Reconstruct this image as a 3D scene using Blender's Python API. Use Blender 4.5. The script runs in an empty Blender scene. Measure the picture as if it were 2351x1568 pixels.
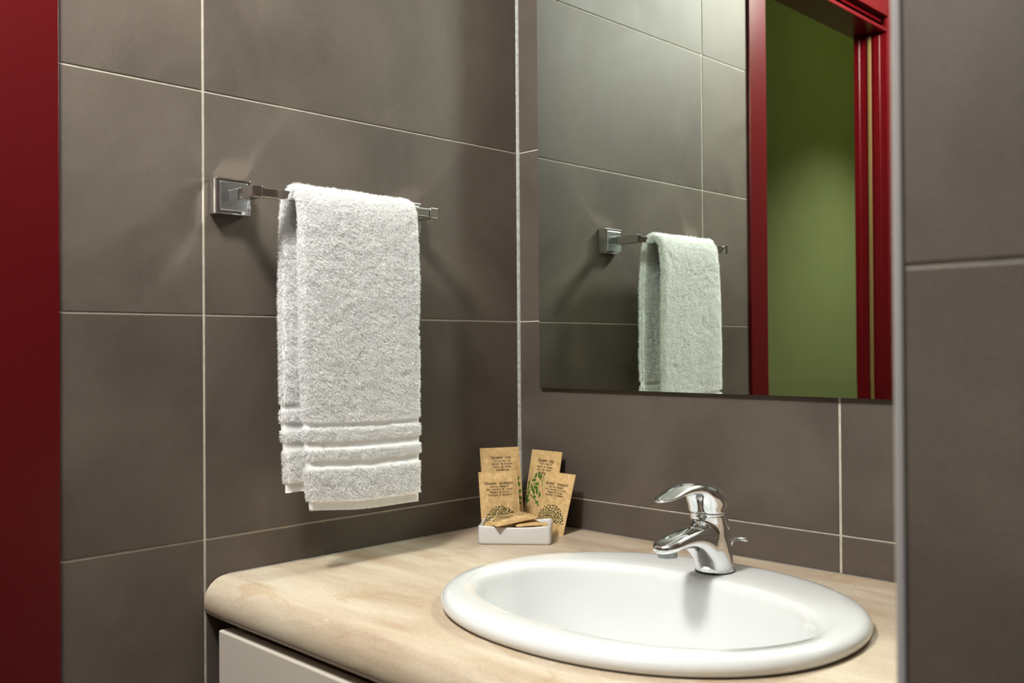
import bpy, bmesh, math, random
import numpy as np
from mathutils import Matrix, Vector, noise

random.seed(7)
rng = np.random.default_rng(7)
scene = bpy.context.scene
col = scene.collection
PI = math.pi

# ------------------------------------------------------------------ camera
CAM = Vector((1.1925, -1.2105, 1.1534))
YAW, PITCH, ROLL, FPX = math.radians(44.989), math.radians(0.3785), math.radians(-0.380), 2189.3
cf = Vector((-math.sin(YAW) * math.cos(PITCH), math.cos(YAW) * math.cos(PITCH), math.sin(PITCH)))
cr = Vector((math.cos(YAW), math.sin(YAW), 0.0))
cu = cr.cross(cf)
rr = math.cos(ROLL) * cr + math.sin(ROLL) * cu
ru = -math.sin(ROLL) * cr + math.cos(ROLL) * cu
cam_data = bpy.data.cameras.new('camera')
cam = bpy.data.objects.new('camera', cam_data)
col.objects.link(cam)
cam.matrix_world = Matrix(((rr.x, ru.x, -cf.x, CAM.x), (rr.y, ru.y, -cf.y, CAM.y), (rr.z, ru.z, -cf.z, CAM.z), (0, 0, 0, 1)))
cam_data.sensor_fit = 'HORIZONTAL'
cam_data.sensor_width = 36.0
cam_data.lens = 36.0 * FPX / 2351.0
cam_data.clip_start = 0.02
cam_data.dof.use_dof = True
cam_data.dof.focus_distance = 1.42
cam_data.dof.aperture_fstop = 5.6
scene.camera = cam

# ------------------------------------------------------------------ world, lamps, exposure
world = bpy.data.worlds.new('world')
world.use_nodes = True
world.node_tree.nodes['Background'].inputs[0].default_value = (1.0, 0.97, 0.93, 1)
world.node_tree.nodes['Background'].inputs[1].default_value = 0.03
scene.world = world
LAMP_POS = (0.50, -1.16, 2.19)
LAMP_R = 0.10
LAMP_STRENGTH = 196.0
LAMP_COLOR = (1.0, 0.985, 0.95)
HALL_W = 150.0
vs = scene.view_settings
vs.view_transform = 'Standard'
vs.look = 'None'
vs.gamma = 1.0
vs.use_curve_mapping = False
vs.exposure = 0.0
scene.cycles.use_denoising = True
scene.cycles.use_guiding = True
scene.cycles.max_bounces = 7
scene.cycles.diffuse_bounces = 4
scene.cycles.adaptive_threshold = 0.08
scene.cycles.adaptive_min_samples = 24
scene.cycles.glossy_bounces = 5
scene.cycles.sample_clamp_indirect = 30.0
scene.cycles.caustics_reflective = True
scene.cycles.blur_glossy = 0.05

# ------------------------------------------------------------------ helpers
def link(o, parent=None):
    col.objects.link(o)
    if parent is not None:
        o.parent = parent
    return o

def tag(o, label=None, cat=None, group=None, kind=None):
    if label: o['label'] = label
    if cat: o['category'] = cat
    if group: o['group'] = group
    if kind: o['kind'] = kind
    return o

def empty(name, loc=(0, 0, 0)):
    o = bpy.data.objects.new(name, None)
    o.empty_display_size = 0.02
    o.location = loc
    return link(o)

def mesh_obj(name, verts, faces, mat, parent=None, smooth=False, world_to=None):
    me = bpy.data.meshes.new(name)
    if world_to is not None:
        verts = [(v[0] - world_to[0], v[1] - world_to[1], v[2] - world_to[2]) for v in verts]
    me.from_pydata([tuple(map(float, v)) for v in verts], [], [tuple(map(int, f)) for f in faces])
    me.validate()
    if mat is not None: me.materials.append(mat)
    if smooth:
        me.shade_smooth()
    me.update()
    return link(bpy.data.objects.new(name, me), parent)

def bm_obj(name, bm, mat, parent=None, smooth=False):
    me = bpy.data.meshes.new(name)
    bmesh.ops.recalc_face_normals(bm, faces=bm.faces)
    bm.to_mesh(me)
    bm.free()
    if mat is not None: me.materials.append(mat)
    if smooth:
        me.shade_smooth()
    return link(bpy.data.objects.new(name, me), parent)

def box_bm(bm, lo, hi, bevel=0.0, seg=1):
    vs_ = [bm.verts.new((x, y, z)) for x in (lo[0], hi[0]) for y in (lo[1], hi[1]) for z in (lo[2], hi[2])]
    idx = [(0, 1, 3, 2), (4, 6, 7, 5), (0, 4, 5, 1), (2, 3, 7, 6), (0, 2, 6, 4), (1, 5, 7, 3)]
    fs = [bm.faces.new([vs_[i] for i in f]) for f in idx]
    if bevel > 0:
        es = list({e for f in fs for e in f.edges})
        bmesh.ops.bevel(bm, geom=es, offset=bevel, segments=seg, affect='EDGES', profile=0.5)
    return bm

def box(name, lo, hi, mat, parent=None, bevel=0.0, seg=1, smooth=False):
    bm = bmesh.new()
    o = tuple(parent.location) if parent is not None else (0, 0, 0)
    box_bm(bm, [lo[i] - o[i] for i in range(3)], [hi[i] - o[i] for i in range(3)], bevel, seg)
    ob = bm_obj(name, bm, mat, parent)
    if smooth:
        ob.data.shade_smooth()
        try: ob.data.set_sharp_from_angle(angle=math.radians(40))
        except Exception: pass
    return ob

def tube(name, pts, r, mat, parent=None, n=12, origin=(0, 0, 0)):
    pts = [Vector(p) - Vector(origin) for p in pts]
    V, F = [], []
    for i, p in enumerate(pts):
        t = (pts[min(i + 1, len(pts) - 1)] - pts[max(i - 1, 0)]).normalized()
        a = t.orthogonal().normalized() if i == 0 else (a - t * a.dot(t)).normalized()
        b = t.cross(a)
        for k in range(n):
            an = 2 * PI * k / n
            V.append(p + r * (math.cos(an) * a + math.sin(an) * b))
    for i in range(len(pts) - 1):
        for k in range(n):
            F.append((i * n + k, i * n + (k + 1) % n, (i + 1) * n + (k + 1) % n, (i + 1) * n + k))
    F.append(tuple(range(n))[::-1])
    F.append(tuple(range((len(pts) - 1) * n, len(pts) * n)))
    o = mesh_obj(name, V, F, mat, parent, smooth=True)
    return o

# ------------------------------------------------------------------ materials
def new_mat(name):
    m = bpy.data.materials.new(name)
    m.use_nodes = True
    nt = m.node_tree
    return m, nt, nt.nodes['Principled BSDF']

def N(nt, t, **kw):
    n = nt.nodes.new(t)
    for k, v in kw.items():
        setattr(n, k, v)
    return n

def plain(name, color, rough=0.5, metal=0.0, spec=0.5, coat=0.0):
    m, nt, b = new_mat(name)
    b.inputs['Base Color'].default_value = (*color, 1)
    b.inputs['Roughness'].default_value = rough
    b.inputs['Metallic'].default_value = metal
    b.inputs['Specular IOR Level'].default_value = spec
    b.inputs['Coat Weight'].default_value = coat
    return m

def pos_noise(nt, scale, detail=4, rough=0.55, mult=(1, 1, 1), dist=0.0, rand=False):
    g = N(nt, 'ShaderNodeNewGeometry')
    mp = N(nt, 'ShaderNodeMapping')
    mp.inputs['Scale'].default_value = mult
    nt.links.new(g.outputs['Position'], mp.inputs['Vector'])
    if rand:
        oi = N(nt, 'ShaderNodeObjectInfo')
        mm = N(nt, 'ShaderNodeMath', operation='MULTIPLY')
        mm.inputs[1].default_value = 17.0
        nt.links.new(oi.outputs['Random'], mm.inputs[0])
        nt.links.new(mm.outputs[0], mp.inputs['Location'])
    n = N(nt, 'ShaderNodeTexNoise')
    n.inputs['Scale'].default_value = scale
    n.inputs['Detail'].default_value = detail
    n.inputs['Roughness'].default_value = rough
    n.inputs['Distortion'].default_value = dist
    nt.links.new(mp.outputs[0], n.inputs['Vector'])
    return n

def ramp(nt, src, stops):
    r = N(nt, 'ShaderNodeValToRGB')
    els = r.color_ramp.elements
    while len(els) < len(stops):
        els.new(0.5)
    for e, (p, c) in zip(els, stops):
        e.position = p
        e.color = (*c, 1) if len(c) == 3 else c
    nt.links.new(src, r.inputs[0])
    return r

def mix(nt, fac, a, b, mode='MIX'):
    m = N(nt, 'ShaderNodeMix', data_type='RGBA', blend_type=mode)
    for s, v in ((m.inputs[0], fac), (m.inputs[6], a), (m.inputs[7], b)):
        if isinstance(v, (int, float)): s.default_value = v
        elif isinstance(v, tuple): s.default_value = (*v, 1)
        else: nt.links.new(v, s)
    return m.outputs[2]

def bump(nt, bsdf, src, strength, dist):
    b = N(nt, 'ShaderNodeBump')
    b.inputs['Strength'].default_value = strength
    b.inputs['Distance'].default_value = dist
    nt.links.new(src, b.inputs['Height'])
    nt.links.new(b.outputs[0], bsdf.inputs['Normal'])

# dark taupe stoneware tile
M_TILE, nt, b = new_mat('tile_taupe')
n1 = pos_noise(nt, 5.0, 5, 0.6, rand=True, dist=0.6)
c1 = ramp(nt, n1.outputs['Fac'], [(0.30, (0.070, 0.053, 0.041)), (0.52, (0.095, 0.074, 0.058)), (0.76, (0.122, 0.098, 0.077))])
n2 = pos_noise(nt, 420.0, 2, 0.5)
c2 = ramp(nt, n2.outputs['Fac'], [(0.3, (0.88, 0.88, 0.88)), (0.7, (1.1, 1.1, 1.1))])
nt.links.new(mix(nt, 1.0, c1.outputs[0], c2.outputs[0], 'MULTIPLY'), b.inputs['Base Color'])
rr_ = ramp(nt, n1.outputs['Fac'], [(0.3, (0.58,) * 3), (0.7, (0.66,) * 3)])
nt.links.new(rr_.outputs[0], b.inputs['Roughness'])
b.inputs['Specular IOR Level'].default_value = 0.5
bump(nt, b, n2.outputs['Fac'], 0.08, 0.0006)

M_GROUT, nt, b = new_mat('grout_pale')
n1 = pos_noise(nt, 60.0, 3)
c1 = ramp(nt, n1.outputs['Fac'], [(0.3, (0.42, 0.38, 0.30)), (0.7, (0.56, 0.52, 0.44))])
nt.links.new(c1.outputs[0], b.inputs['Base Color'])
b.inputs['Roughness'].default_value = 0.85
bump(nt, b, n1.outputs['Fac'], 0.3, 0.001)

M_SEAL, nt, b = new_mat('sealant_grey')
n1 = pos_noise(nt, 160.0, 3)
c1 = ramp(nt, n1.outputs['Fac'], [(0.35, (0.28, 0.28, 0.255)), (0.65, (0.42, 0.42, 0.39))])
nt.links.new(c1.outputs[0], b.inputs['Base Color'])
b.inputs['Roughness'].default_value = 0.6
bump(nt, b, n1.outputs['Fac'], 0.5, 0.001)

M_RED, nt, b = new_mat('red_lacquer')
b.inputs['Base Color'].default_value = (0.080, 0.0012, 0.003, 1)
b.inputs['Roughness'].default_value = 0.32
b.inputs['Specular IOR Level'].default_value = 0.32
n1 = pos_noise(nt, 90.0, 2)
bump(nt, b, n1.outputs['Fac'], 0.04, 0.001)

M_GREEN, nt, b = new_mat('green_paint')
n1 = pos_noise(nt, 6.0, 4)
c1 = ramp(nt, n1.outputs['Fac'], [(0.3, (0.275, 0.300, 0.115)), (0.7, (0.295, 0.320, 0.125))])
nt.links.new(c1.outputs[0], b.inputs['Base Color'])
b.inputs['Roughness'].default_value = 0.6

M_TAN = plain('seal_tan', (0.14, 0.085, 0.022), 0.6)
M_PAINT = plain('ceiling_paint', (0.78, 0.77, 0.74), 0.8)
M_PVC = plain('trim_grey', (0.27, 0.26, 0.26), 0.4)
M_CHROME = plain('chrome', (0.86, 0.87, 0.89), 0.045, 1.0)
M_CHROME_SOFT = plain('satin_chrome', (0.70, 0.73, 0.75), 0.28, 1.0)
M_DARKMETAL = plain('aerator_dark', (0.30, 0.31, 0.32), 0.22, 1.0)
M_DARK = plain('dark_plastic', (0.02, 0.02, 0.022), 0.4)
M_MIRROR = plain('mirror_silver', (0.80, 0.885, 0.80), 0.0, 1.0)
M_GLASSEDGE = plain('glass_edge', (0.03, 0.075, 0.06), 0.12, 0.0, 0.6)
M_CERAMIC = plain('sanitary_ceramic', (0.71, 0.725, 0.72), 0.12, 0.0, 0.5, 0.3)
M_PORCELAIN = plain('tray_porcelain', (0.60, 0.585, 0.57), 0.22, 0.0, 0.5, 0.3)

# cream travertine, bedded along the counter
M_STONE, nt, b = new_mat('travertine')
n1 = pos_noise(nt, 3.2, 7, 0.62, mult=(1.0, 5.5, 5.5), dist=0.5)
c1 = ramp(nt, n1.outputs['Fac'], [(0.28, (0.40, 0.295, 0.195)), (0.45, (0.50, 0.40, 0.29)), (0.60, (0.58, 0.495, 0.375)), (0.78, (0.66, 0.585, 0.47))])
n2 = pos_noise(nt, 5.5, 5, 0.55, mult=(1.0, 2.2, 2.2), dist=1.4)
c2 = ramp(nt, n2.outputs['Fac'], [(0.575, (0, 0, 0)), (0.62, (1, 1, 1))])
k2 = N(nt, 'ShaderNodeMath', operation='MULTIPLY'); k2.inputs[1].default_value = 0.42
nt.links.new(c2.outputs[0], k2.inputs[0])
s1 = mix(nt, k2.outputs[0], c1.outputs[0], (0.44, 0.295, 0.165))
n3 = pos_noise(nt, 26.0, 6, 0.7, mult=(1.0, 3.2, 3.2), dist=1.0)
c3 = ramp(nt, n3.outputs['Fac'], [(0.62, (0, 0, 0)), (0.70, (1, 1, 1))])
k3 = N(nt, 'ShaderNodeMath', operation='MULTIPLY'); k3.inputs[1].default_value = 0.5
nt.links.new(c3.outputs[0], k3.inputs[0])
s2 = mix(nt, k3.outputs[0], s1, (0.80, 0.73, 0.61))
c4 = ramp(nt, n3.outputs['Fac'], [(0.26, (1, 1, 1)), (0.33, (0, 0, 0))])
k4 = N(nt, 'ShaderNodeMath', operation='MULTIPLY'); k4.inputs[1].default_value = 0.45
nt.links.new(c4.outputs[0], k4.inputs[0])
s3 = mix(nt, k4.outputs[0], s2, (0.36, 0.24, 0.14))
n5 = pos_noise(nt, 330.0, 4, 0.7, mult=(1.0, 1.6, 1.6))
c5 = ramp(nt, n5.outputs['Fac'], [(0.30, (0.72, 0.70, 0.67)), (0.46, (0.97, 0.97, 0.97)), (0.75, (1.10, 1.10, 1.10))])
nt.links.new(mix(nt, 1.0, s3, c5.outputs[0], 'MULTIPLY'), b.inputs['Base Color'])
b.inputs['Roughness'].default_value = 0.42
bump(nt, b, n3.outputs['Fac'], 0.12, 0.0012)

M_CREAM = plain('cabinet_cream', (0.66, 0.60, 0.52), 0.35)
M_CARCASS = plain('cabinet_carcass', (0.20, 0.14, 0.09), 0.6)
M_GAP = plain('cabinet_gap_shade', (0.03, 0.027, 0.025), 0.8)  # near-black colour carries the shade of the gap beside the cabinet

M_TERRY, nt, b = new_mat('terry_white')
df = N(nt, 'ShaderNodeBsdfDiffuse'); df.inputs[0].default_value = (0.975, 0.975, 0.97, 1)
tl = N(nt, 'ShaderNodeBsdfTranslucent'); tl.inputs[0].default_value = (0.975, 0.975, 0.97, 1)
ms = N(nt, 'ShaderNodeMixShader'); ms.inputs[0].default_value = 0.45
nt.links.new(df.outputs[0], ms.inputs[1]); nt.links.new(tl.outputs[0], ms.inputs[2])
nt.links.new(ms.outputs[0], nt.nodes['Material Output'].inputs['Surface'])
M_WOVEN, nt, b = new_mat('woven_white')
b.inputs['Base Color'].default_value = (0.90, 0.90, 0.885, 1)
b.inputs['Roughness'].default_value = 0.9
b.inputs['Specular IOR Level'].default_value = 0.1
n1 = pos_noise(nt, 900.0, 2, mult=(1, 1, 0.25))
bump(nt, b, n1.outputs['Fac'], 0.25, 0.0008)

M_KRAFT, nt, b = new_mat('kraft_paper')
n1 = pos_noise(nt, 130.0, 5, 0.65)
c1 = ramp(nt, n1.outputs['Fac'], [(0.28, (0.47, 0.295, 0.115)), (0.5, (0.60, 0.40, 0.175)), (0.72, (0.70, 0.495, 0.25))])
nt.links.new(c1.outputs[0], b.inputs['Base Color'])
b.inputs['Roughness'].default_value = 0.6
bump(nt, b, n1.outputs['Fac'], 0.25, 0.0015)
M_INK = plain('ink_brown', (0.035, 0.018, 0.010), 0.7)
M_LEAF = plain('print_green', (0.055, 0.16, 0.012), 0.6)
M_LEAFD = plain('print_dark_green', (0.040, 0.055, 0.010), 0.6)

M_LAMP, nt, b = new_mat('lamp_diffuser')
em = N(nt, 'ShaderNodeEmission')
em.inputs[0].default_value = (*LAMP_COLOR, 1)
em.inputs[1].default_value = LAMP_STRENGTH
nt.links.new(em.outputs[0], nt.nodes['Material Output'].inputs['Surface'])

M_FLOOR, nt, b = new_mat('floor_tile')
tc = N(nt, 'ShaderNodeNewGeometry')
bk = N(nt, 'ShaderNodeTexBrick')
bk.offset = 0.0
bk.inputs['Scale'].default_value = 1.0
bk.inputs['Brick Width'].default_value = 0.3
bk.inputs['Row Height'].default_value = 0.3
bk.inputs['Mortar Size'].default_value = 0.003
bk.inputs['Color1'].default_value = (0.14, 0.12, 0.10, 1)
bk.inputs['Color2'].default_value = (0.15, 0.125, 0.105, 1)
bk.inputs['Mortar'].default_value = (0.5, 0.46, 0.4, 1)
nt.links.new(tc.outputs['Position'], bk.inputs['Vector'])
nt.links.new(bk.outputs['Color'], b.inputs['Base Color'])
b.inputs['Roughness'].default_value = 0.5

# ------------------------------------------------------------------ the room
ZC = 2.38                   # ceiling
ZH = 3.00                   # hallway ceiling
NICHE = 0.9495              # inner face of the partition
PART_Y = -0.647             # end face of the partition
DOOR0, DOOR1 = 0.862, 1.548 # door opening along the towel wall
DOOR_H = 2.072
TG = 0.0012                 # grout recess behind the tile faces
JV, JH = 0.0038, 0.0024     # joint widths

box('floor', (-1.15, -2.4, -0.1), (2.2, 0.1, 0.0), M_FLOOR)['kind'] = 'structure'
box('ceiling', (-0.04, -2.5, ZC), (2.2, 0.1, ZC + 0.1), M_PAINT)['kind'] = 'structure'

def wall_shell(name, boxes, label):
    bm = bmesh.new()
    for lo, hi in boxes:
        box_bm(bm, lo, hi)
    o = bm_obj(name, bm, M_GROUT)
    tag(o, label=label, kind='structure')
    return o

wall_left = wall_shell('wall_left', [((-0.085, -DOOR0 + 0.02, 0), (-TG, 0.0, ZH)), ((-0.085, -2.5, 0), (-TG, -DOOR1 - 0.02, ZH)),
                                     ((-0.085, -DOOR1 - 0.02, DOOR_H + 0.05), (-TG, -DOOR0 + 0.02, ZH))],
                       'taupe tiled wall that carries the towel bar')
wall_back = wall_shell('wall_back', [((-0.085, TG, 0), (2.2, 0.1, ZC))], 'taupe tiled wall behind the mirror and washbasin')
wall_right = wall_shell('wall_right', [((NICHE + TG, PART_Y + TG, 0), (1.107, TG, ZC))], 'dark tiled partition end close to the camera')
wall_front = wall_shell('wall_front', [((-0.085, -2.5, 0), (2.2, -2.4, ZC))], 'tiled wall behind the camera')
wall_side = wall_shell('wall_side', [((2.1, -2.4, 0), (2.2, TG, ZC))], 'tiled wall far to the side of the partition')
hall = box('wall_hallway', (-1.15, -4.7, 0), (-1.05, 0.1, ZH), M_GREEN)
tag(hall, label='green painted hallway wall seen through the doorway in the mirror', kind='structure')
tag(box('wall_hallway_end', (-1.05, -4.8, 0), (0.0, -4.7, ZH), M_GREEN), kind='structure', label='green painted end wall of the hallway')
tag(box('wall_hallway_near', (-1.05, -0.35, 0), (-0.085, -0.30, ZH), M_GREEN), kind='structure', label='green painted near end wall of the hallway')
tag(box('wall_hallway_side', (-0.085, -4.7, 0), (0.0, -2.5, ZH), M_GREEN), kind='structure', label='green painted hallway side wall past the bathroom')
tag(box('ceiling_hallway', (-1.15, -4.8, ZH), (0.0, 0.1, ZH + 0.05), M_PAINT), kind='structure', label='white hallway ceiling')
tag(box('floor_hallway', (-1.15, -4.8, -0.1), (0.0, -2.4, 0.0), M_FLOOR), kind='structure', label='tiled hallway floor')

tile_cache = {}
def tile(parent, plane, a0, a1, z0, z1, at):
    """one tile: plane 'x' = face looks to +x at x=at, 'y' = face looks to -y at y=at, '-x' = face looks to -x"""
    w, h = round(a1 - a0, 4), round(z1 - z0, 4)
    key = (plane, w, h)
    t = 0.008
    if key not in tile_cache:
        bm = bmesh.new()
        if plane in ('x', '-x'):
            s = (-t, 0) if plane == 'x' else (0, t)
            box_bm(bm, (s[0], -w / 2, -h / 2), (s[1], w / 2, h / 2), 0.0009, 2)
        elif plane == '+y':
            box_bm(bm, (-w / 2, -t, -h / 2), (w / 2, 0, h / 2), 0.0009, 2)
        else:
            box_bm(bm, (-w / 2, 0, -h / 2), (w / 2, t, h / 2), 0.0009, 2)
        me = bpy.data.meshes.new('tile')
        bmesh.ops.recalc_face_normals(bm, faces=bm.faces)
        bm.to_mesh(me); bm.free()
        me.materials.append(M_TILE)
        tile_cache[key] = me
    o = bpy.data.objects.new('tile', tile_cache[key])
    j = random.uniform(-0.00015, 0.00015)
    if plane in ('x', '-x'):
        o.location = (at + j, (a0 + a1) / 2, (z0 + z1) / 2)
    else:
        o.location = ((a0 + a1) / 2, at + j, (z0 + z1) / 2)
    link(o, parent)

def tile_rows(parent, plane, cols, at, z_lo=0.0, z_hi=ZC):
    k = 0
    while 0.3 * k < z_hi - 0.02:
        z0, z1 = 0.3 * k, min(0.3 * (k + 1), z_hi)
        if z1 > z_lo + 0.01:
            for a0, a1 in cols:
                tile(parent, plane, a0, a1, max(z0, z_lo) + JH / 2, z1 - JH / 2, at)
        k += 1

g = JV / 2
tile_rows(wall_left, 'x', [(-0.6 + g, -0.0035), (-DOOR0 + 0.022, -0.6 - g)], 0.0)
tile_rows(wall_left, 'x', [(-1.8 + g, -DOOR1 - 0.022), (-2.398, -1.8 - g)], 0.0)
tile_rows(wall_left, 'x', [(-1.2 + g, -DOOR0 + 0.018), (-DOOR1 - 0.018, -1.2 - g)], 0.0, z_lo=DOOR_H + 0.055)
tile_rows(wall_back, 'y', [(0.0035, 0.6 - g), (0.6 + g, NICHE), (1.11, 1.5 - g), (1.5 + g, 2.098)], 0.0)
tile_rows(wall_right, 'y', [(NICHE + 0.0085, 1.105)], PART_Y)
tile_rows(wall_right, '-x', [(-0.6 + g, -0.004), (PART_Y + 0.010, -0.6 - g)], NICHE)
tile_rows(wall_front, '+y', [(0.002, 0.6 - g), (0.6 + g, 1.2 - g), (1.2 + g, 1.8 - g), (1.8 + g, 2.098)], -2.4 + 0.0012)
tile_rows(wall_side, '-x', [(-2.398, -1.8 - g), (-1.8 + g, -1.2 - g), (-1.2 + g, -0.6 - g), (-0.6 + g, -0.004)], 2.1 - 0.0012)

# silicone bead in the corner: straight above, ragged and fatter near the counter
V, F = [], []
zs = list(np.linspace(2.38, 1.02, 90)) + list(np.linspace(1.015, 0.905, 40)) + list(np.linspace(0.903, 0.851, 12))
for i, z in enumerate(zs):
    if z > 1.02: r = 0.0042 + 0.0003 * noise.noise((0, 0, z * 30))
    elif z > 0.904: r = 0.0046 + 0.0018 * (1.02 - z) / 0.115 + 0.0011 * noise.noise((3, 0, z * 260))
    else: r = 0.0018
    for k in range(5):
        a = (k / 4) * PI / 2
        V.append((r * (1 - math.sin(a) * 0.72) if k < 4 else 0.0, -r * (1 - math.cos(a) * 0.72) if k > 0 else 0.0, z))
    V[-5] = (r, 0.002, z); V[-1] = (-0.002, -r, z)
    V[-4] = (0.75 * r, -0.30 * r, z); V[-3] = (0.5 * r, -0.5 * r, z); V[-2] = (0.30 * r, -0.75 * r, z)
for i in range(len(zs) - 1):
    for k in range(4):
        F.append((i * 5 + k, (i + 1) * 5 + k, (i + 1) * 5 + k + 1, i * 5 + k + 1))
tag(mesh_obj('trim_1', V, F, M_SEAL, smooth=True), kind='structure', label='pale sealant bead running down the tiled corner')

# rounded edge profile of the partition
bm = bmesh.new()
pr = [(NICHE - 0.0005, PART_Y + 0.010)]
for k in range(9):
    a = PI + k / 8 * PI / 2
    pr.append((NICHE + 0.0075 + 0.008 * math.cos(a), PART_Y + 0.0075 + 0.009 * math.sin(a)))
pr += [(NICHE + 0.0078, PART_Y - 0.0005), (NICHE + 0.0078, PART_Y + 0.010)]
lo_ = [bm.verts.new((x, y, 0.0)) for x, y in pr]
hi_ = [bm.verts.new((x, y, ZC)) for x, y in pr]
for i in range(len(pr)):
    j = (i + 1) % len(pr)
    bm.faces.new((lo_[i], lo_[j], hi_[j], hi_[i]))
bm.faces.new(lo_); bm.faces.new(hi_)
tag(bm_obj('trim_2', bm, M_PVC), kind='structure', label='pale rounded edge strip on the partition corner')

# ------------------------------------------------------------------ red door frame in the towel wall
door = empty('door_1', (0, -(DOOR0 + DOOR1) / 2, 0))
tag(door, label='deep red lacquered door frame beside the tiled towel wall', kind='structure')
CT = 0.008
C0, C1 = 0.7875, DOOR1 + 0.075
box('casing', (-0.002, -DOOR0, 0), (CT, -C0, DOOR_H + 0.115), M_RED, door, 0.0012, 2)
box('casing', (-0.002, -C1, 0), (CT, -DOOR1, DOOR_H + 0.115), M_RED, door, 0.0012, 2)
box('head_casing', (-0.002, -DOOR1, DOOR_H + 0.038), (CT + 0.006, -DOOR0, DOOR_H + 0.115), M_RED, door, 0.0012, 2)
box('head_groove', (-0.06, -DOOR1, DOOR_H + 0.008), (-0.010, -DOOR0, DOOR_H + 0.042), M_RED, door)
box('head_lip', (-0.010, -DOOR1, DOOR_H - 0.004), (CT, -DOOR0, DOOR_H + 0.006), M_RED, door, 0.001, 1)
box('head_jamb', (-0.097, -DOOR1, DOOR_H), (-0.010, -DOOR0, DOOR_H + 0.028), M_RED, door)
box('jamb', (-0.092, -DOOR0, 0), (-0.002, -DOOR0 + 0.02, DOOR_H + 0.02), M_RED, door)
box('jamb', (-0.092, -DOOR1 - 0.02, 0), (-0.002, -DOOR1, DOOR_H + 0.02), M_RED, door)
box('stop', (-0.092, -DOOR1, 0), (-0.074, -DOOR1 + 0.006, DOOR_H), M_RED, door, 0.001)
box('stop', (-0.034, -DOOR1, 0), (-0.014, -DOOR1 + 0.003, DOOR_H), M_RED, door, 0.001)
box('rubber_seal', (-0.051, -DOOR1, 0), (-0.041, -DOOR1 + 0.004, DOOR_H - 0.002), M_TAN, door, 0.001)['label'] = 'tan seal strip let into the red jamb'
box('threshold', (-0.092, -DOOR1, 0), (-0.002, -DOOR0, 0.012), M_PVC, door)

# ------------------------------------------------------------------ ceiling lamp
lamp = empty('ceiling_lamp', (LAMP_POS[0], LAMP_POS[1], ZC))
tag(lamp, label='round glowing glass globe lamp hanging under the bathroom ceiling', cat='ceiling lamp')
def turned(name, prof, mat, n=28):
    V, F = [], []
    for (r, z) in prof:
        for k in range(n):
            V.append((r * math.cos(2 * PI * k / n), r * math.sin(2 * PI * k / n), z))
    for i in range(len(prof) - 1):
        for k in range(n):
            F.append((i * n + k, i * n + (k + 1) % n, (i + 1) * n + (k + 1) % n, (i + 1) * n + k))
    return mesh_obj(name, V, F, mat, lamp, smooth=True)
zc0 = LAMP_POS[2] - ZC
turned('canopy', [(0.0, -0.0005), (0.055, -0.0005), (0.055, -0.016), (0.034, -0.022), (0.034, zc0 + LAMP_R * 0.90)], M_PAINT)
turned('glass_globe', [(max(LAMP_R * math.sin(PI * k / 12), 1e-4), zc0 - LAMP_R * math.cos(PI * k / 12)) for k in range(11)], M_LAMP)

# ------------------------------------------------------------------ countertop with the hole for the basin
ZT = 0.849
CX0, CX1, CYF = 0.0012, NICHE - 0.001, -0.604
BX, BY, BA, BB = 0.516, -0.320, 0.252, 0.2145      # basin outer oval
def sup(t, a, b, e=2.12):
    c, s = math.cos(t), math.sin(t)
    return a * math.copysign(abs(c) ** (2 / e), c), b * math.copysign(abs(s) ** (2 / e), s)
TH, RT, RB = 0.052, 0.033, 0.016
yb = -0.0012
yfl = CYF + RT
bm = bmesh.new()
NS = 128
hole_t, hole_b, out_t, out_b = [], [], [], []
for k in range(NS):
    t = 2 * PI * k / NS
    hx, hy = sup(t, BA - 0.022, BB - 0.022)
    hole_t.append(bm.verts.new((BX + hx, BY + hy, ZT)))
    hole_b.append(bm.verts.new((BX + hx, BY + hy, ZT - TH)))
    # matching point on the rectangle
    dx, dy = math.cos(t), math.sin(t)
    sx = (CX1 - BX) / dx if dx > 1e-9 else ((CX0 - BX) / dx if dx < -1e-9 else 1e9)
    sy = (yb - BY) / dy if dy > 1e-9 else ((yfl - BY) / dy if dy < -1e-9 else 1e9)
    s = min(sx, sy)
    out_t.append([BX + dx * s, BY + dy * s])
for cxy in ((CX0, yb), (CX1, yb), (CX0, yfl), (CX1, yfl)):
    i = min(range(NS), key=lambda q: (out_t[q][0] - cxy[0]) ** 2 + (out_t[q][1] - cxy[1]) ** 2)
    out_t[i] = list(cxy)
ot = [bm.verts.new((x, y, ZT)) for x, y in out_t]
ob_ = [bm.verts.new((x, y, ZT - TH)) for x, y in out_t]
for k in range(NS):
    j = (k + 1) % NS
    bm.faces.new((hole_t[k], hole_t[j], ot[j], ot[k]))
    bm.faces.new((hole_t[j], hole_t[k], hole_b[k], hole_b[j]))
    bm.faces.new((hole_b[j], hole_b[k], ob_[k], ob_[j]))
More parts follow.
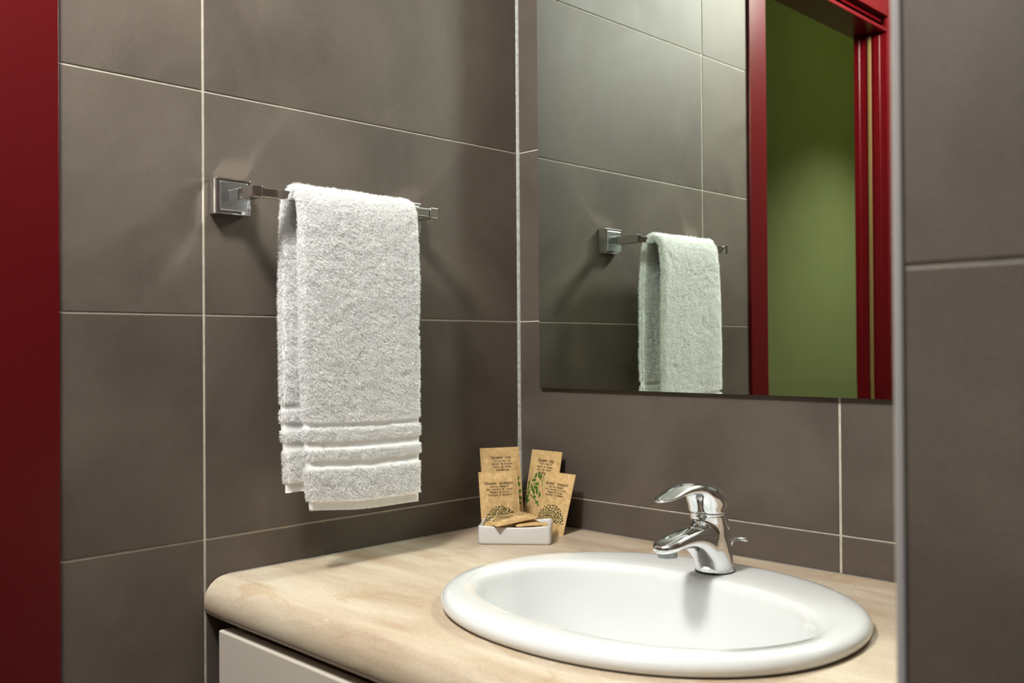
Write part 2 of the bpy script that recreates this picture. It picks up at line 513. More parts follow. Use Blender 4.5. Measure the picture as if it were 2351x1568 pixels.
# bullnose front, swept along x
prof = []
for k in range(9):
    a = PI / 2 * k / 8
    prof.append((yfl - RT * math.sin(a), ZT - RT + RT * math.cos(a)))
for k in range(1, 7):
    a = PI / 2 * k / 6
    prof.append((CYF + RB - RB * math.cos(a), ZT - TH + RB - RB * math.sin(a)))
prof.append((yfl, ZT - TH))
xs = np.linspace(CX0, CX1, 40)
grid = []
for x in xs:
    rnd = max(0.0, 1 - (x - CX0) / 0.006) ** 2 * 0.0015   # the very end is eased towards the wall
    grid.append([bm.verts.new((x, y + (rnd if y < -0.56 else 0), z)) for y, z in prof])
for i in range(len(xs) - 1):
    for k in range(len(prof) - 1):
        bm.faces.new((grid[i][k], grid[i][k + 1], grid[i + 1][k + 1], grid[i + 1][k]))
top = empty('countertop', (NICHE / 2, -0.3, ZT - TH))
tag(top, label='cream travertine vanity countertop with a rounded front edge', cat='countertop')
slab = bm_obj('stone_slab', bm, M_STONE, None, smooth=True)
slab.parent = top
slab.matrix_parent_inverse = Matrix.Translation(-Vector(top.location))
slab.data.set_sharp_from_angle(angle=math.radians(50))
# grey caulk along the two walls
V, F = [], []
def caulk(pts, nrm):
    base = len(V)
    for p in pts:
        r = 0.0011 + 0.0007 * noise.noise((p[0] * 90, p[1] * 90, 5))
        V.append((p[0] + nrm[0] * r * 1.3, p[1] + nrm[1] * r * 1.3, ZT + 0.0002)); V.append((p[0], p[1], ZT + r)); V.append((p[0], p[1], ZT - 0.002))
    for i in range(len(pts) - 1):
        for k in range(2):
            F.append((base + i * 3 + k, base + (i + 1) * 3 + k, base + (i + 1) * 3 + k + 1, base + i * 3 + k + 1))
caulk([(x, -0.0008) for x in np.linspace(0.004, NICHE, 120)], (0, -1))
caulk([(0.0008, y) for y in np.linspace(-0.004, -0.568, 90)], (1, 0))
ck = mesh_obj('caulk_line', V, F, plain('caulk_grey', (0.26, 0.25, 0.22), 0.7), None, smooth=True)
ck.parent = top; ck.matrix_parent_inverse = Matrix.Translation(-Vector(top.location))
ck['label'] = 'thin grey caulk line along the tiles'

# ------------------------------------------------------------------ vanity cabinet below
cab = empty('vanity_cabinet', (NICHE / 2, -0.3, 0))
tag(cab, label='cream vanity cabinet under the stone countertop', cat='cabinet')
zt = ZT - TH - 0.001
box('side_panel', (0.022, -0.565, 0.10), (0.040, -0.02, zt), M_CARCASS, cab)
box('side_panel', (NICHE - 0.030, -0.565, 0.10), (NICHE - 0.012, -0.02, zt), M_CARCASS, cab)
box('bottom_panel', (0.040, -0.565, 0.10), (NICHE - 0.030, -0.02, 0.118), M_CARCASS, cab)
box('front_rail', (0.040, -0.566, 0.755), (NICHE - 0.030, -0.548, zt), M_CARCASS, cab)
box('plinth', (0.022, -0.53, 0.0), (NICHE - 0.012, -0.512, 0.10), M_CREAM, cab)
box('gap_shade_strip', (0.002, -0.560, 0.0), (0.022, -0.550, zt), M_GAP, cab)  # dark strip added for the shade between the wall and the door
for x0, x1, hx in ((0.036, 0.480, 0.44), (0.484, NICHE - 0.014, 0.524)):
    d = box('door', (x0, -0.600, 0.105), (x1, -0.580, 0.787), M_CREAM, cab, 0.002, 2)
    kn = bmesh.new()
    bmesh.ops.create_cone(kn, cap_ends=True, segments=20, radius1=0.006, radius2=0.013, depth=0.022)
    bmesh.ops.rotate(kn, verts=kn.verts, matrix=Matrix.Rotation(PI / 2, 3, 'X'))
    bmesh.ops.translate(kn, verts=kn.verts, vec=(hx - NICHE / 2, -0.611 + 0.3, 0.60))
    kob = bm_obj('knob', kn, M_CHROME_SOFT, d, smooth=True)

# ------------------------------------------------------------------ washbasin
basin = empty('washbasin', (BX, BY, ZT))
tag(basin, label='white oval ceramic drop-in washbasin set into the countertop', cat='washbasin')
IX, IY, IA, IB = 0.002, -0.026, 0.208, 0.1325       # bowl opening relative to the basin centre
rings = []
def ring(cx, cy, a, b, z, e=2.12):
    rings.append([(cx + sup(2 * PI * k / NS, a, b, e)[0], cy + sup(2 * PI * k / NS, a, b, e)[1], z) for k in range(NS)])
for d_, z in ((0.020, -0.004), (0.007, 0.0012), (0.003, 0.0022), (0.0012, 0.0045), (0.0, 0.0085), (0.0012, 0.0125), (0.0038, 0.0158), (0.0085, 0.0184), (0.016, 0.0197), (0.026, 0.0203)):
    ring(0, 0, BA - d_, BB - d_, z)
for t in (0.35, 0.7):
    a0, b0 = BA - 0.026, BB - 0.026
    a1, b1 = IA + 0.014, IB + 0.014
    ring(IX * t, IY * t, a0 + (a1 - a0) * t, b0 + (b1 - b0) * t, 0.0203 - 0.0006 * t)
for d_, z in ((0.014, 0.0193), (0.009, 0.0184), (0.005, 0.0165), (0.002, 0.0132), (0.0, 0.008), (-0.0015, 0.0)):
    ring(IX, IY, IA + d_, IB + d_, z)
for s_, z, yo in ((0.975, -0.014, 0.0), (0.955, -0.03, 0.001), (0.93, -0.05, 0.002), (0.89, -0.07, 0.004), (0.83, -0.09, 0.006), (0.74, -0.108, 0.008), (0.60, -0.123, 0.010), (0.44, -0.132, 0.011), (0.28, -0.137, 0.012), (0.14, -0.140, 0.012)):
    ring(IX, IY + yo, IA * s_ * (0.9 + 0.1 * s_), IB * s_, z)
ring(IX, IY + 0.012, 0.024, 0.024, -0.1415, 2.0)
V = [p for r in rings for p in r]
F = []
for i in range(len(rings) - 1):
    for k in range(NS):
        F.append((i * NS + k, i * NS + (k + 1) % NS, (i + 1) * NS + (k + 1) % NS, (i + 1) * NS + k))
# outside of the bowl under the counter
base = len(V)
outer = [(BA - 0.030, BB - 0.030, -0.004), (IA + 0.012, IB + 0.02, -0.03), (IA * 0.95 + 0.01, IB * 0.95 + 0.01, -0.06), (IA * 0.80, IB * 0.82, -0.112), (IA * 0.5, IB * 0.5, -0.142), (0.026, 0.026, -0.152)]
oc = []
for q, (a, b_, z) in enumerate(outer):
    f_ = min(1, q / 2)
    for k in range(NS):
        x, y = sup(2 * PI * k / NS, a, b_)
        V.append((IX * f_ + x, IY * f_ + y + (0.012 if q > 3 else 0), z))
for i in range(len(outer) - 1):
    for k in range(NS):
        F.append((base + i * NS + (k + 1) % NS, base + i * NS + k, base + (i + 1) * NS + k, base + (i + 1) * NS + (k + 1) % NS))
for k in range(NS):
    F.append((k, base + k, base + (k + 1) % NS, (k + 1) % NS))
bw = mesh_obj('bowl', V, F, M_CERAMIC, basin, smooth=True)
V, F = [], []
n = 32
for r, z in ((0.032, -0.1392), (0.031, -0.1378), (0.026, -0.1376), (0.022, -0.1405), (0.021, -0.150)):
    for k in range(n):
        V.append((IX + r * math.cos(2 * PI * k / n), IY + 0.012 + r * math.sin(2 * PI * k / n), z))
for i in range(4):
    for k in range(n):
        F.append((i * n + k, i * n + (k + 1) % n, (i + 1) * n + (k + 1) % n, (i + 1) * n + k))
mesh_obj('drain_ring', V, F, M_CHROME, basin, smooth=True)
V, F = [], []
for r, z in ((0.0, -0.1335), (0.012, -0.1342), (0.0185, -0.137), (0.019, -0.148)):
    for k in range(n):
        V.append((IX + r * math.cos(2 * PI * k / n), IY + 0.012 + r * math.sin(2 * PI * k / n), z))
for i in range(3):
    for k in range(n):
        F.append((i * n + k, i * n + (k + 1) % n, (i + 1) * n + (k + 1) % n, (i + 1) * n + k))
mesh_obj('drain_plug', V, F, M_CHROME, basin, smooth=True)
# dark line under the rim: the shadow at the caulk gap, put into brown
V, F = [], []
for d_, z in ((0.004, 0.0), (0.0035, 0.0022), (0.012, 0.0022)):
    for k in range(NS):
        x, y = sup(2 * PI * k / NS, BA - d_, BB - d_)
        V.append((x, y, z + 0.0002))
for i in range(2):
    for k in range(NS):
        F.append((i * NS + k, i * NS + (k + 1) % NS, (i + 1) * NS + (k + 1) % NS, (i + 1) * NS + k))
mesh_obj('rim_shadow_line', V, F, plain('rim_shadow_brown', (0.06, 0.045, 0.03), 0.8), basin)

# ------------------------------------------------------------------ implicit surfaces for the tap
def surface_net(f, lo, hi, h):
    lo = np.array(lo, float); hi = np.array(hi, float)
    nn = np.ceil((hi - lo) / h).astype(int) + 1
    ax = [lo[i] + h * np.arange(nn[i]) for i in range(3)]
    G = np.stack(np.meshgrid(*ax, indexing='ij'), -1)
    D = f(G)
    S = D < 0
    cells = np.zeros(nn - 1, int); acc = np.zeros(tuple(nn - 1) + (3,)); cnt = np.zeros(tuple(nn - 1))
    corner = [(i, j, k) for i in (0, 1) for j in (0, 1) for k in (0, 1)]
    sl = lambda c: tuple(slice(c[i], nn[i] - 1 + c[i]) for i in range(3))
    for a in corner:
        for axis in range(3):
            if a[axis] == 0:
                b_ = list(a); b_[axis] = 1
                da, db = D[sl(a)], D[sl(b_)]
                m = (da < 0) != (db < 0)
                t = np.where(m, da / np.where(m, da - db, 1), 0)
                p = G[sl(a)].copy(); p[..., axis] += t * h
                acc += np.where(m[..., None], p, 0); cnt += m
    act = cnt > 0
    idx = -np.ones(tuple(nn - 1), int); idx[act] = np.arange(act.sum())
    P = acc[act] / cnt[act][:, None]
    e = h * 0.05
    for _ in range(5):
        d = f(P)
        gr = np.stack([(f(P + np.eye(3)[i] * e) - f(P - np.eye(3)[i] * e)) / (2 * e) for i in range(3)], -1)
        step = -(d / np.maximum((gr ** 2).sum(-1), 1e-6))[:, None] * gr
        ln = np.linalg.norm(step, axis=1, keepdims=True)
        P = P + step * np.minimum(1, 0.6 * h / np.maximum(ln, 1e-9))
    Q = []
    for axis in range(3):
        o1, o2 = [i for i in range(3) if i != axis]
        s1 = [slice(1, nn[i] - 1) for i in range(3)]; s1[axis] = slice(0, nn[axis] - 1)
        s2 = list(s1); s2[axis] = slice(1, nn[axis])
        A, B = S[tuple(s1)], S[tuple(s2)]
        ii = np.argwhere(A != B)
        off = np.ones(3, int); off[axis] = 0
        ii = ii + off
        flip = A[A != B]
        def get(d1, d2):
            c = ii.copy(); c[:, o1] -= d1; c[:, o2] -= d2
            return idx[c[:, 0], c[:, 1], c[:, 2]]
        q = np.stack([get(0, 0), get(1, 0), get(1, 1), get(0, 1)], -1)
        if axis == 1: flip = ~flip
        q[flip] = q[flip][:, ::-1]
        Q.append(q)
    return P, np.concatenate(Q)

def smin(a, b, k):
    h = np.clip(0.5 + 0.5 * (b - a) / k, 0, 1)
    return b * (1 - h) + a * h - k * h * (1 - h)
def smax(a, b, k): return -smin(-a, -b, k)

def smooth_curve(xs, ys, sig):
    gx = np.linspace(xs[0] - 40, xs[-1] + 40, 900)
    gy = np.interp(gx, xs, ys)
    gy = np.where(gx < xs[0], ys[0] + (gx - xs[0]) * (ys[1] - ys[0]) / (xs[1] - xs[0]), gy)
    gy = np.where(gx > xs[-1], ys[-1] + (gx - xs[-1]) * (ys[-1] - ys[-2]) / (xs[-1] - xs[-2]), gy)
    st = gx[1] - gx[0]
    kx = np.arange(-int(3 * sig / st), int(3 * sig / st) + 1) * st
    kw = np.exp(-0.5 * (kx / sig) ** 2); kw /= kw.sum()
    pad = len(kx) // 2
    gs = np.convolve(np.r_[gy[0] + (gy[1] - gy[0]) * np.arange(-pad, 0), gy, gy[-1] + (gy[-1] - gy[-2]) * np.arange(1, pad + 1)], kw, 'valid')
    return lambda u: np.interp(u, gx, gs)
C_T = smooth_curve([-10, 34, 60, 90, 112, 125], [66, 66, 62.8, 57.6, 52.2, 48.5], 7)
C_B = smooth_curve([0, 20, 30, 38, 46, 54, 62, 70, 80, 95, 110, 125], [-10, 6, 17, 25, 30.5, 34.5, 37.2, 38.8, 39.4, 39.0, 37.6, 36.5], 5)
C_V = smooth_curve([0, 40, 80, 125], [20.5, 20.5, 18.5, 17.5], 9)
L_T = smooth_curve([-15, -4, 8, 22, 40, 56, 72, 86, 100, 112, 124], [88, 97, 104.5, 111.5, 116.2, 117.4, 115.4, 111.7, 107.4, 104.0, 101], 5)
L_B = smooth_curve([-15, 30, 40, 50, 60, 70, 82, 95, 108, 124], [80, 92, 97.5, 101.2, 103.2, 104.0, 103.6, 102.2, 100.6, 99.2], 4)
L_V = smooth_curve([-15, 14, 40, 70, 100, 124], [17, 21.5, 19, 16.2, 15, 14.5], 9)
def end_cap(u): return np.sqrt(np.clip(1 - (np.maximum(u - 98, 0) / 21.5) ** 2, 1e-4, 1))
def body_f(p):
    u, v, w = p[..., 0], p[..., 1], p[..., 2]
    cu_ = 14.0 * np.clip(w / 74.0, 0, 1.2) ** 1.15
    r = 23.6 + 1.2 * np.exp(-np.maximum(w, 0) / 5.0)
    d = np.sqrt((u - cu_) ** 2 + v ** 2) - r
    d = smax(d, w - 75.0 + 0.05 * (u - 14), 1.2)
    T, Bt, end = C_T(u), C_B(u), end_cap(u)
    Vw = C_V(u) * end ** 0.9
    hh = (T - Bt) / 2 * end ** 0.45
    m = (T + Bt) / 2
    q = (np.abs(v / Vw) ** 2.6 + np.abs((w - m) / hh) ** 2.6) ** (1 / 2.6) - 1
    s = q * np.minimum(Vw, hh)
    s = np.maximum(s, -u + 2)
    s = np.maximum(s, u - 119.6)
    d = smin(d, s, 5.0)
    return np.maximum(d, -w)

def lever_f(p):
    u, v, w = p[..., 0], p[..., 1], p[..., 2]
    cu_ = 14.5 + 0.30 * (w - 76)
    rad = np.sqrt((u - cu_) ** 2 + v ** 2)
    d = (((rad / 23.8) ** 2.2 + (np.maximum(w - 88, 0) / 22.0) ** 2.2) ** (1 / 2.2) - 1) * 23.8
    T, Bt, end = L_T(u), L_B(u), end_cap(u)
    Vw = L_V(u) * end
    hh = np.maximum((T - Bt) / 2, 2.2) * end ** 0.4
    m = (T + Bt) / 2
    q = (np.abs(v / Vw) ** 2.3 + np.abs((w - m) / hh) ** 2.3) ** (1 / 2.3) - 1
    s = q * np.minimum(Vw, hh)
    s = np.maximum(s, -u + 6)
    s = np.maximum(s, u - 119.6)
    d = smin(d, s, 11.0)
    return smax(d, 76.3 - 0.05 * (14 - u) - w, 1.2)

tap = empty('basin_faucet', (0.516, -0.172, ZT + 0.0203))
tag(tap, label='chrome single-lever mixer tap standing on the washbasin rim', cat='faucet')
def tap_mesh(name, f, lo, hi, h, mat):
    P, Q = surface_net(f, lo, hi, h)
    W = np.stack([P[:, 1], -P[:, 0], P[:, 2]], -1) / 1000.0
    me = bpy.data.meshes.new(name)
    me.from_pydata(W.tolist(), [], Q.tolist())
    bm_ = bmesh.new(); bm_.from_mesh(me)
    bmesh.ops.recalc_face_normals(bm_, faces=bm_.faces)
    bm_.to_mesh(me); bm_.free()
    me.materials.append(mat); me.shade_smooth()
    return link(bpy.data.objects.new(name, me), tap)
tap_mesh('spout_body', body_f, (-28, -28, -1.5), (124, 28, 74), 1.5, M_CHROME)
tap_mesh('lever', lever_f, (-18, -27, 73), (124, 27, 123), 1.4, M_CHROME)
def lathe(name, prof, centre, mat, parent, n=32):
    V, F = [], []
    for r, z in prof:
        for k in range(n):
            V.append((centre[0] + r * math.cos(2 * PI * k / n), centre[1] + r * math.sin(2 * PI * k / n), centre[2] + z))
    for i in range(len(prof) - 1):
        for k in range(n):
            F.append((i * n + k, i * n + (k + 1) % n, (i + 1) * n + (k + 1) % n, (i + 1) * n + k))
    o = mesh_obj(name, V, F, mat, parent, smooth=True)
    o.data.set_sharp_from_angle(angle=math.radians(45))
    return o
lathe('collar', [(0.0, 0.072), (0.0226, 0.072), (0.0238, 0.0748), (0.0240, 0.0754), (0.0238, 0.0760), (0.0226, 0.0766), (0.0226, 0.0790), (0.0, 0.0790)], (0, -0.0144, 0), M_CHROME, tap)
lathe('aerator', [(0.0, 0.0348), (0.0100, 0.0348), (0.0102, 0.0332), (0.0118, 0.0332), (0.0120, 0.0420), (0.0, 0.0420)], (0, -0.1015, 0), M_DARKMETAL, tap)
lathe('base_gasket', [(0.0235, -0.0002), (0.0252, 0.0), (0.0252, 0.0012), (0.0235, 0.0014)], (0, 0, 0), M_DARK, tap)
# set-screw plug under the lever
V = [(0.0034 * math.cos(2 * PI * k / 20), -0.0396, 0.0855 + 0.0042 * math.sin(2 * PI * k / 20)) for k in range(20)] + [(0.003 * math.cos(2 * PI * k / 20), -0.0330, 0.0855 + 0.0038 * math.sin(2 * PI * k / 20)) for k in range(20)]
F = [tuple(range(20))] + [(k, (k + 1) % 20, 20 + (k + 1) % 20, 20 + k) for k in range(20)]
mesh_obj('screw_plug', V, F, plain('plug_grey', (0.06, 0.06, 0.06), 0.4), tap)
rod = [(-0.0085, 0.030, 0.0), (-0.0070, 0.036, 0.013), (-0.0020, 0.041, 0.0275), (-0.0002, 0.0416, 0.0318), (0.0022, 0.0418, 0.0340), (0.006, 0.0420, 0.0350), (0.0215, 0.0420, 0.0352)]
tube('pop_up_rod', rod, 0.0024, M_CHROME, tap)

# ------------------------------------------------------------------ wall mirror with a shallow cut edge
mx0, mx1, mz0, mz1 = 0.0570, 0.900, 1.084, 2.00
mir = empty('wall_mirror', ((mx0 + mx1) / 2, -0.004, mz0))
tag(mir, label='large frameless mirror with a narrow cut border on the tiled wall', cat='mirror')
o = Vector(mir.location)
MB, MS, MBK, BV = 0.021, -0.0080, -0.0028, 0.00020
xi0, xi1, zi0, zi1 = mx0 + MB, mx1 - MB, mz0 + MB, mz1 - MB
def mverts(l): return [tuple(Vector(v) - o) for v in l]
mesh_obj('mirror_glass', mverts([(xi0, MS, zi0), (xi1, MS, zi0), (xi1, MS, zi1), (xi0, MS, zi1)]), [(0, 1, 2, 3)], M_MIRROR, mir)
yo = MS + BV
strips = [[(mx0, yo, mz0), (xi0, MS, zi0), (xi0, MS, zi1), (mx0, yo, mz1)], [(mx0, yo, mz0), (mx1, yo, mz0), (xi1, MS, zi0), (xi0, MS, zi0)],
          [(xi1, MS, zi0), (mx1, yo, mz0), (mx1, yo, mz1), (xi1, MS, zi1)], [(xi0, MS, zi1), (xi1, MS, zi1), (mx1, yo, mz1), (mx0, yo, mz1)]]
for s_ in strips:
    mesh_obj('cut_border', mverts(s_), [(0, 1, 2, 3)], M_MIRROR, mir)
sd = [(mx0, yo, mz0), (mx1, yo, mz0), (mx1, yo, mz1), (mx0, yo, mz1), (mx0, MBK, mz0), (mx1, MBK, mz0), (mx1, MBK, mz1), (mx0, MBK, mz1)]
mesh_obj('glass_edge', mverts(sd), [(0, 4, 5, 1), (1, 5, 6, 2), (2, 6, 7, 3), (3, 7, 4, 0)], M_GLASSEDGE, mir)
mesh_obj('backing', mverts([(mx0 + .01, -0.0005, mz0 + .01), (mx1 - .01, -0.0005, mz0 + .01), (mx1 - .01, -0.0005, mz1 - .01), (mx0 + .01, -0.0005, mz1 - .01),
                            (mx0 + .01, MBK, mz0 + .01), (mx1 - .01, MBK, mz0 + .01), (mx1 - .01, MBK, mz1 - .01), (mx0 + .01, MBK, mz1 - .01)]),
         [(0, 1, 2, 3), (0, 4, 5, 1), (1, 5, 6, 2), (2, 6, 7, 3), (3, 7, 4, 0), (4, 7, 6, 5)], M_DARK, mir)

# ------------------------------------------------------------------ towel bar
bar = empty('towel_bar', (0.0, -0.4145, 1.360))
tag(bar, label='square chrome towel bar with two wall plates on the tiled wall', cat='towel bar')
SL, SR, BZ = 0.5655, 0.2635, 1.360
for s_ in (SL, SR):
    pl = box('wall_plate', (0.0002, -s_ - 0.026, BZ - 0.0245), (0.018, -s_ + 0.026, BZ + 0.0245), M_CHROME, bar, 0.0016, 2)
    cv = box('cover_disc', (0.0165, -s_ - 0.0205, BZ - 0.0195), (0.0200, -s_ + 0.0205, BZ + 0.0195), M_CHROME_SOFT, None, 0.0012, 2)
    cv.name = 'cover_plate'
    cv.parent = pl; cv.matrix_parent_inverse = Matrix.Translation(-Vector(bar.location))
    box('arm', (0.0195, -s_ - 0.0075, BZ - 0.008), (0.0805, -s_ + 0.0075, BZ + 0.008), M_CHROME, bar, 0.0011, 2)
box('rail', (0.0670, -SL + 0.006, BZ - 0.0062), (0.0780, -SR - 0.006, BZ + 0.0062), M_CHROME, bar, 0.0010, 2)

# ------------------------------------------------------------------ hand towel
tow = empty('hand_towel', (0.072, -0.41, 0.93))
tag(tow, label='white terry hand towel hanging folded over the chrome bar', cat='towel')
TO = np.array(tow.location)
# path of the mid surface (x, z): back hem -> over the bar -> front hem
ctrl = [(0.044, 0.956), (0.0435, 1.05), (0.0435, 1.15), (0.0445, 1.25), (0.0475, 1.32), (0.0525, 1.352)]
for k in range(1, 12):
    a = PI - PI * k / 12
    ctrl.append((0.0735 + 0.0195 * math.cos(a), 1.3580 + 0.0125 * math.sin(a)))
ctrl += [(0.0935, 1.350), (0.0965, 1.32), (0.0985, 1.25), (0.0990, 1.15), (0.0985, 1.05), (0.0990, 0.99), (0.0985, 0.931)]
ctrl = np.array(ctrl)
seg = np.r_[0, np.cumsum(np.linalg.norm(np.diff(ctrl, axis=0), axis=1))]
NP = 300
sp = np.linspace(0, seg[-1], NP)
px_, pz_ = np.interp(sp, seg, ctrl[:, 0]), np.interp(sp, seg, ctrl[:, 1])
ker = np.ones(9) / 9
for _ in range(3):
    px_ = np.convolve(np.r_[np.full(4, px_[0]), px_, np.full(4, px_[-1])], ker, 'valid')
zz = np.r_[pz_[0] - (sp[1] - sp[0]) * np.arange(4, 0, -1), pz_, pz_[-1] - (sp[1] - sp[0]) * np.arange(1, 5)]
pz_ = np.convolve(zz, ker, 'valid')
tx, tz = np.gradient(px_, sp), np.gradient(pz_, sp)
ln = np.hypot(tx, tz); tx /= ln; tz /= ln
nx, nz = -tz, tx            # outward normal (back panel: -x ; front: +x)
Ltot = seg[-1]
fromfront = Ltot - sp       # distance from the front hem
fromback = sp
def cross_section(M=150):
    """loop in (s, n): folded left side is round, the right side shows two layers with a groove"""
    hw, th = 0.0985, 0.0058
    pts = []
    nf = 46
    for k in range(nf + 1): pts.append((hw - 0.006 - (2 * hw - 0.012) * k / nf, th))           # outer face, right -> left
    for k in range(1, 12):
        a = PI / 2 + PI * k / 12
        pts.append((-hw + 0.006 + 0.0062 * math.cos(a), th * math.sin(a)))
    for k in range(nf + 1): pts.append((-hw + 0.006 + (2 * hw - 0.012) * k / nf, -th))
    for k in range(1, 9):
        a = -PI / 2 + PI * k / 9
        pts.append((hw - 0.006 + 0.0042 * math.cos(a), -th / 2 + th / 2 * math.sin(a)))
    pts.append((hw - 0.009, 0.0))
    for k in range(1, 9):
        a = -PI / 2 + PI * k / 9
        pts.append((hw - 0.005 + 0.0042 * math.cos(a), th / 2 + th / 2 * math.sin(a)))
    return np.array(pts)
CS = cross_section()
M = len(CS)
BANDS = [(0.1235, 0.1135), (0.0985, 0.0865), (0.0715, 0.0595)]     # smooth woven bands, by distance from the hem
HEM = 0.0145
def smooth_mask(d):
    m = d < HEM
    for hi_b, lo_b in BANDS: m = m | ((d < hi_b) & (d > lo_b))
    return m
TV = np.zeros((NP, M, 3)); TN = np.zeros((NP, M, 3))
sc = 0.4115
for i in range(NP):
    front = fromfront[i] < fromback[i]
    d = fromfront[i] if front else fromback[i]
    thick = 1.0
    if d < HEM: thick = 0.55
    drop = min(1.0, min(fromfront[i], fromback[i]) / 0.4)
    for k in range(M):
        s, nn_ = CS[k]
        S = sc - s * 1.0
        # gentle drape, edges wander, lower corner pulled in
        wav = 0.0035 * noise.noise((S * 14, pz_[i] * 3.5 + (0 if front else 9), 0.3)) * (1 - 0.55 * (abs(sp[i] - Ltot / 2) < 0.05))
        fine = 0.0009 * noise.noise((S * 70, sp[i] * 70, 3.3))
        edge = 0.0028 * noise.noise((1.7 if s < 0 else 5.1, sp[i] * 11, 2.0)) * (abs(s) / 0.11)
        bow = -0.003 * math.sin(PI * (s / 0.215 + 0.5)) if front else 0.0
        foldl = 0.006 * max(0.0, (-s - 0.06) / 0.05) ** 2 * (1 if front else -0.5) * min(1, d / 0.1) * -1
        corner = 0.0
        if front: corner = 0.010 * max(0, 1 - d / 0.11) * max(0, (-s) / 0.1075)      # left lower corner drawn in
        else: corner = 0.006 * max(0, 1 - d / 0.09) * max(0, (-s) / 0.1075)
        band_t = 0.72 if smooth_mask(np.array(d)) and d > HEM else 1.0
        wrink = 0.0006 * math.sin(s * 1100) * (1 if d < HEM else 0)
        off = nn_ * thick * band_t + wav + fine + bow + foldl + (wrink if nn_ > 0 else 0)
        rise = 0.0
        if front and d < 0.2: rise = (-0.0045 * (s / 0.1) - 0.002 * math.cos(s * 30)) * (1 - d / 0.2)
        TV[i, k] = (px_[i] + nx[i] * off, -(S - edge - corner), pz_[i] + nz[i] * off + rise)
gi = np.gradient(TV, axis=0)
gk = np.roll(TV, -1, axis=1) - np.roll(TV, 1, axis=1)
TN = np.cross(gi, gk)
TN /= np.maximum(np.linalg.norm(TN, axis=2, keepdims=True), 1e-12)
# make the normals look outward
cen = TV.mean(axis=1, keepdims=True)
if ((TV - cen) * TN).sum() < 0: TN = -TN
def rows_mesh(name, i0, i1, mat, cap0=False, cap1=False):
    V = (TV[i0:i1 + 1] - TO).reshape(-1, 3)
    F = []
    for i in range(i1 - i0):
        for k in range(M):
            F.append((i * M + k, i * M + (k + 1) % M, (i + 1) * M + (k + 1) % M, (i + 1) * M + k))
    def cap(r):
        # strip between the two faces
        half = M // 2
        for k in range(half):
            a, b_ = k, M - 1 - k
            if abs(a - b_) > 1:
                F.append((r * M + a, r * M + (a + 1) % M, r * M + (b_ - 1) % M, r * M + b_))
    if cap0: cap(0)
    if cap1: cap(i1 - i0)
    return mesh_obj(name, V.tolist(), F, mat, tow, smooth=True)
ib = int(np.searchsorted(fromback, HEM))
if_ = int(np.searchsorted(-fromfront, -HEM))
rows_mesh('cloth', ib, if_, M_WOVEN)
rows_mesh('hem', 0, ib, M_WOVEN, cap0=True)['label'] = 'flat stitched hem of the rear panel'
rows_mesh('hem', if_, NP - 1, M_WOVEN, cap1=True)['label'] = 'flat puckered hem along the front bottom edge'
# terry pile: many small tapered tufts
quad_a = np.linalg.norm(np.cross(TV[1:, :] - TV[:-1, :], np.roll(TV, -1, axis=1)[:-1] - TV[:-1]), axis=2)
dmid = np.minimum(0.5 * (fromfront[1:] + fromfront[:-1]), 0.5 * (fromback[1:] + fromback[:-1]))
dens = quad_a.copy()
dens[smooth_mask(dmid)] = 0
nrm_out = (TN[:-1, :, 0] * nx[:-1, None] + TN[:-1, :, 2] * nz[:-1, None])
dens *= np.where(nrm_out < -0.5, 0.35, 1.0)
frontrow = (fromfront[:-1] < fromback[:-1])[:, None]
dens *= np.where(~frontrow & (nrm_out > 0.5), 0.3, 1.0)
NT = 460000
pk = dens.ravel() / dens.sum()
ci = rng.choice(pk.size, NT, p=pk)
ii, kk = ci // M, ci % M
fu, fv = rng.random(NT)[:, None], rng.random(NT)[:, None]
k2 = (kk + 1) % M
def bil(A): return (A[ii, kk] * (1 - fu) + A[ii + 1, kk] * fu) * (1 - fv) + (A[ii + 1, k2] * fu + A[ii, k2] * (1 - fu)) * fv
P0, N0 = bil(TV), bil(TN)
# clump field: fibres of one neighbourhood lie the same way
LAT = rng.random((64, 64, 64, 3)) - 0.5
def vnoise(P, cell):
    q = P / cell; q0 = np.floor(q).astype(int); f_ = q - q0; f_ = f_ * f_ * (3 - 2 * f_)
    out = 0
    for a in (0, 1):
        for b_ in (0, 1):
            for c in (0, 1):
                wgt = (f_[:, 0] if a else 1 - f_[:, 0]) * (f_[:, 1] if b_ else 1 - f_[:, 1]) * (f_[:, 2] if c else 1 - f_[:, 2])
                out = out + wgt[:, None] * LAT[(q0[:, 0] + a) % 64, (q0[:, 1] + b_) % 64, (q0[:, 2] + c) % 64]
    return out
cl = vnoise(P0, 0.0022) * 1.1 + vnoise(P0 + 3.3, 0.0080) * 0.9
h1 = vnoise(P0 + 7.1, 0.0050)[:, 0] + 0.5
rd = rng.normal(size=(NT, 3)) * 0.30
D1 = N0 * 0.95 + cl + rd + np.array([0, 0, -0.30])
D1 /= np.linalg.norm(D1, axis=1, keepdims=True)
D2 = D1 + np.array([0, 0, -0.55]) + rng.normal(size=(NT, 3)) * 0.35
D2 /= np.linalg.norm(D2, axis=1, keepdims=True)
L = (0.0028 + 0.0022 * rng.random(NT) + 0.0012 * h1)[:, None]
side = np.cross(D1, rng.normal(size=(NT, 3))); side /= np.linalg.norm(side, axis=1, keepdims=True)
wd = (0.00021 + 0.00014 * rng.random(NT))[:, None]
B0 = P0 - N0 * 0.0006
pm = B0 + D1 * L * 0.55
pt = pm + D2 * L * 0.5
VV = np.stack([B0 - side * wd, B0 + side * wd, pm + side * wd * 0.85, pm - side * wd * 0.85, pt], 1).reshape(-1, 3) - TO
me = bpy.data.meshes.new('terry_pile')
bi = (np.arange(NT) * 5)[:, None]
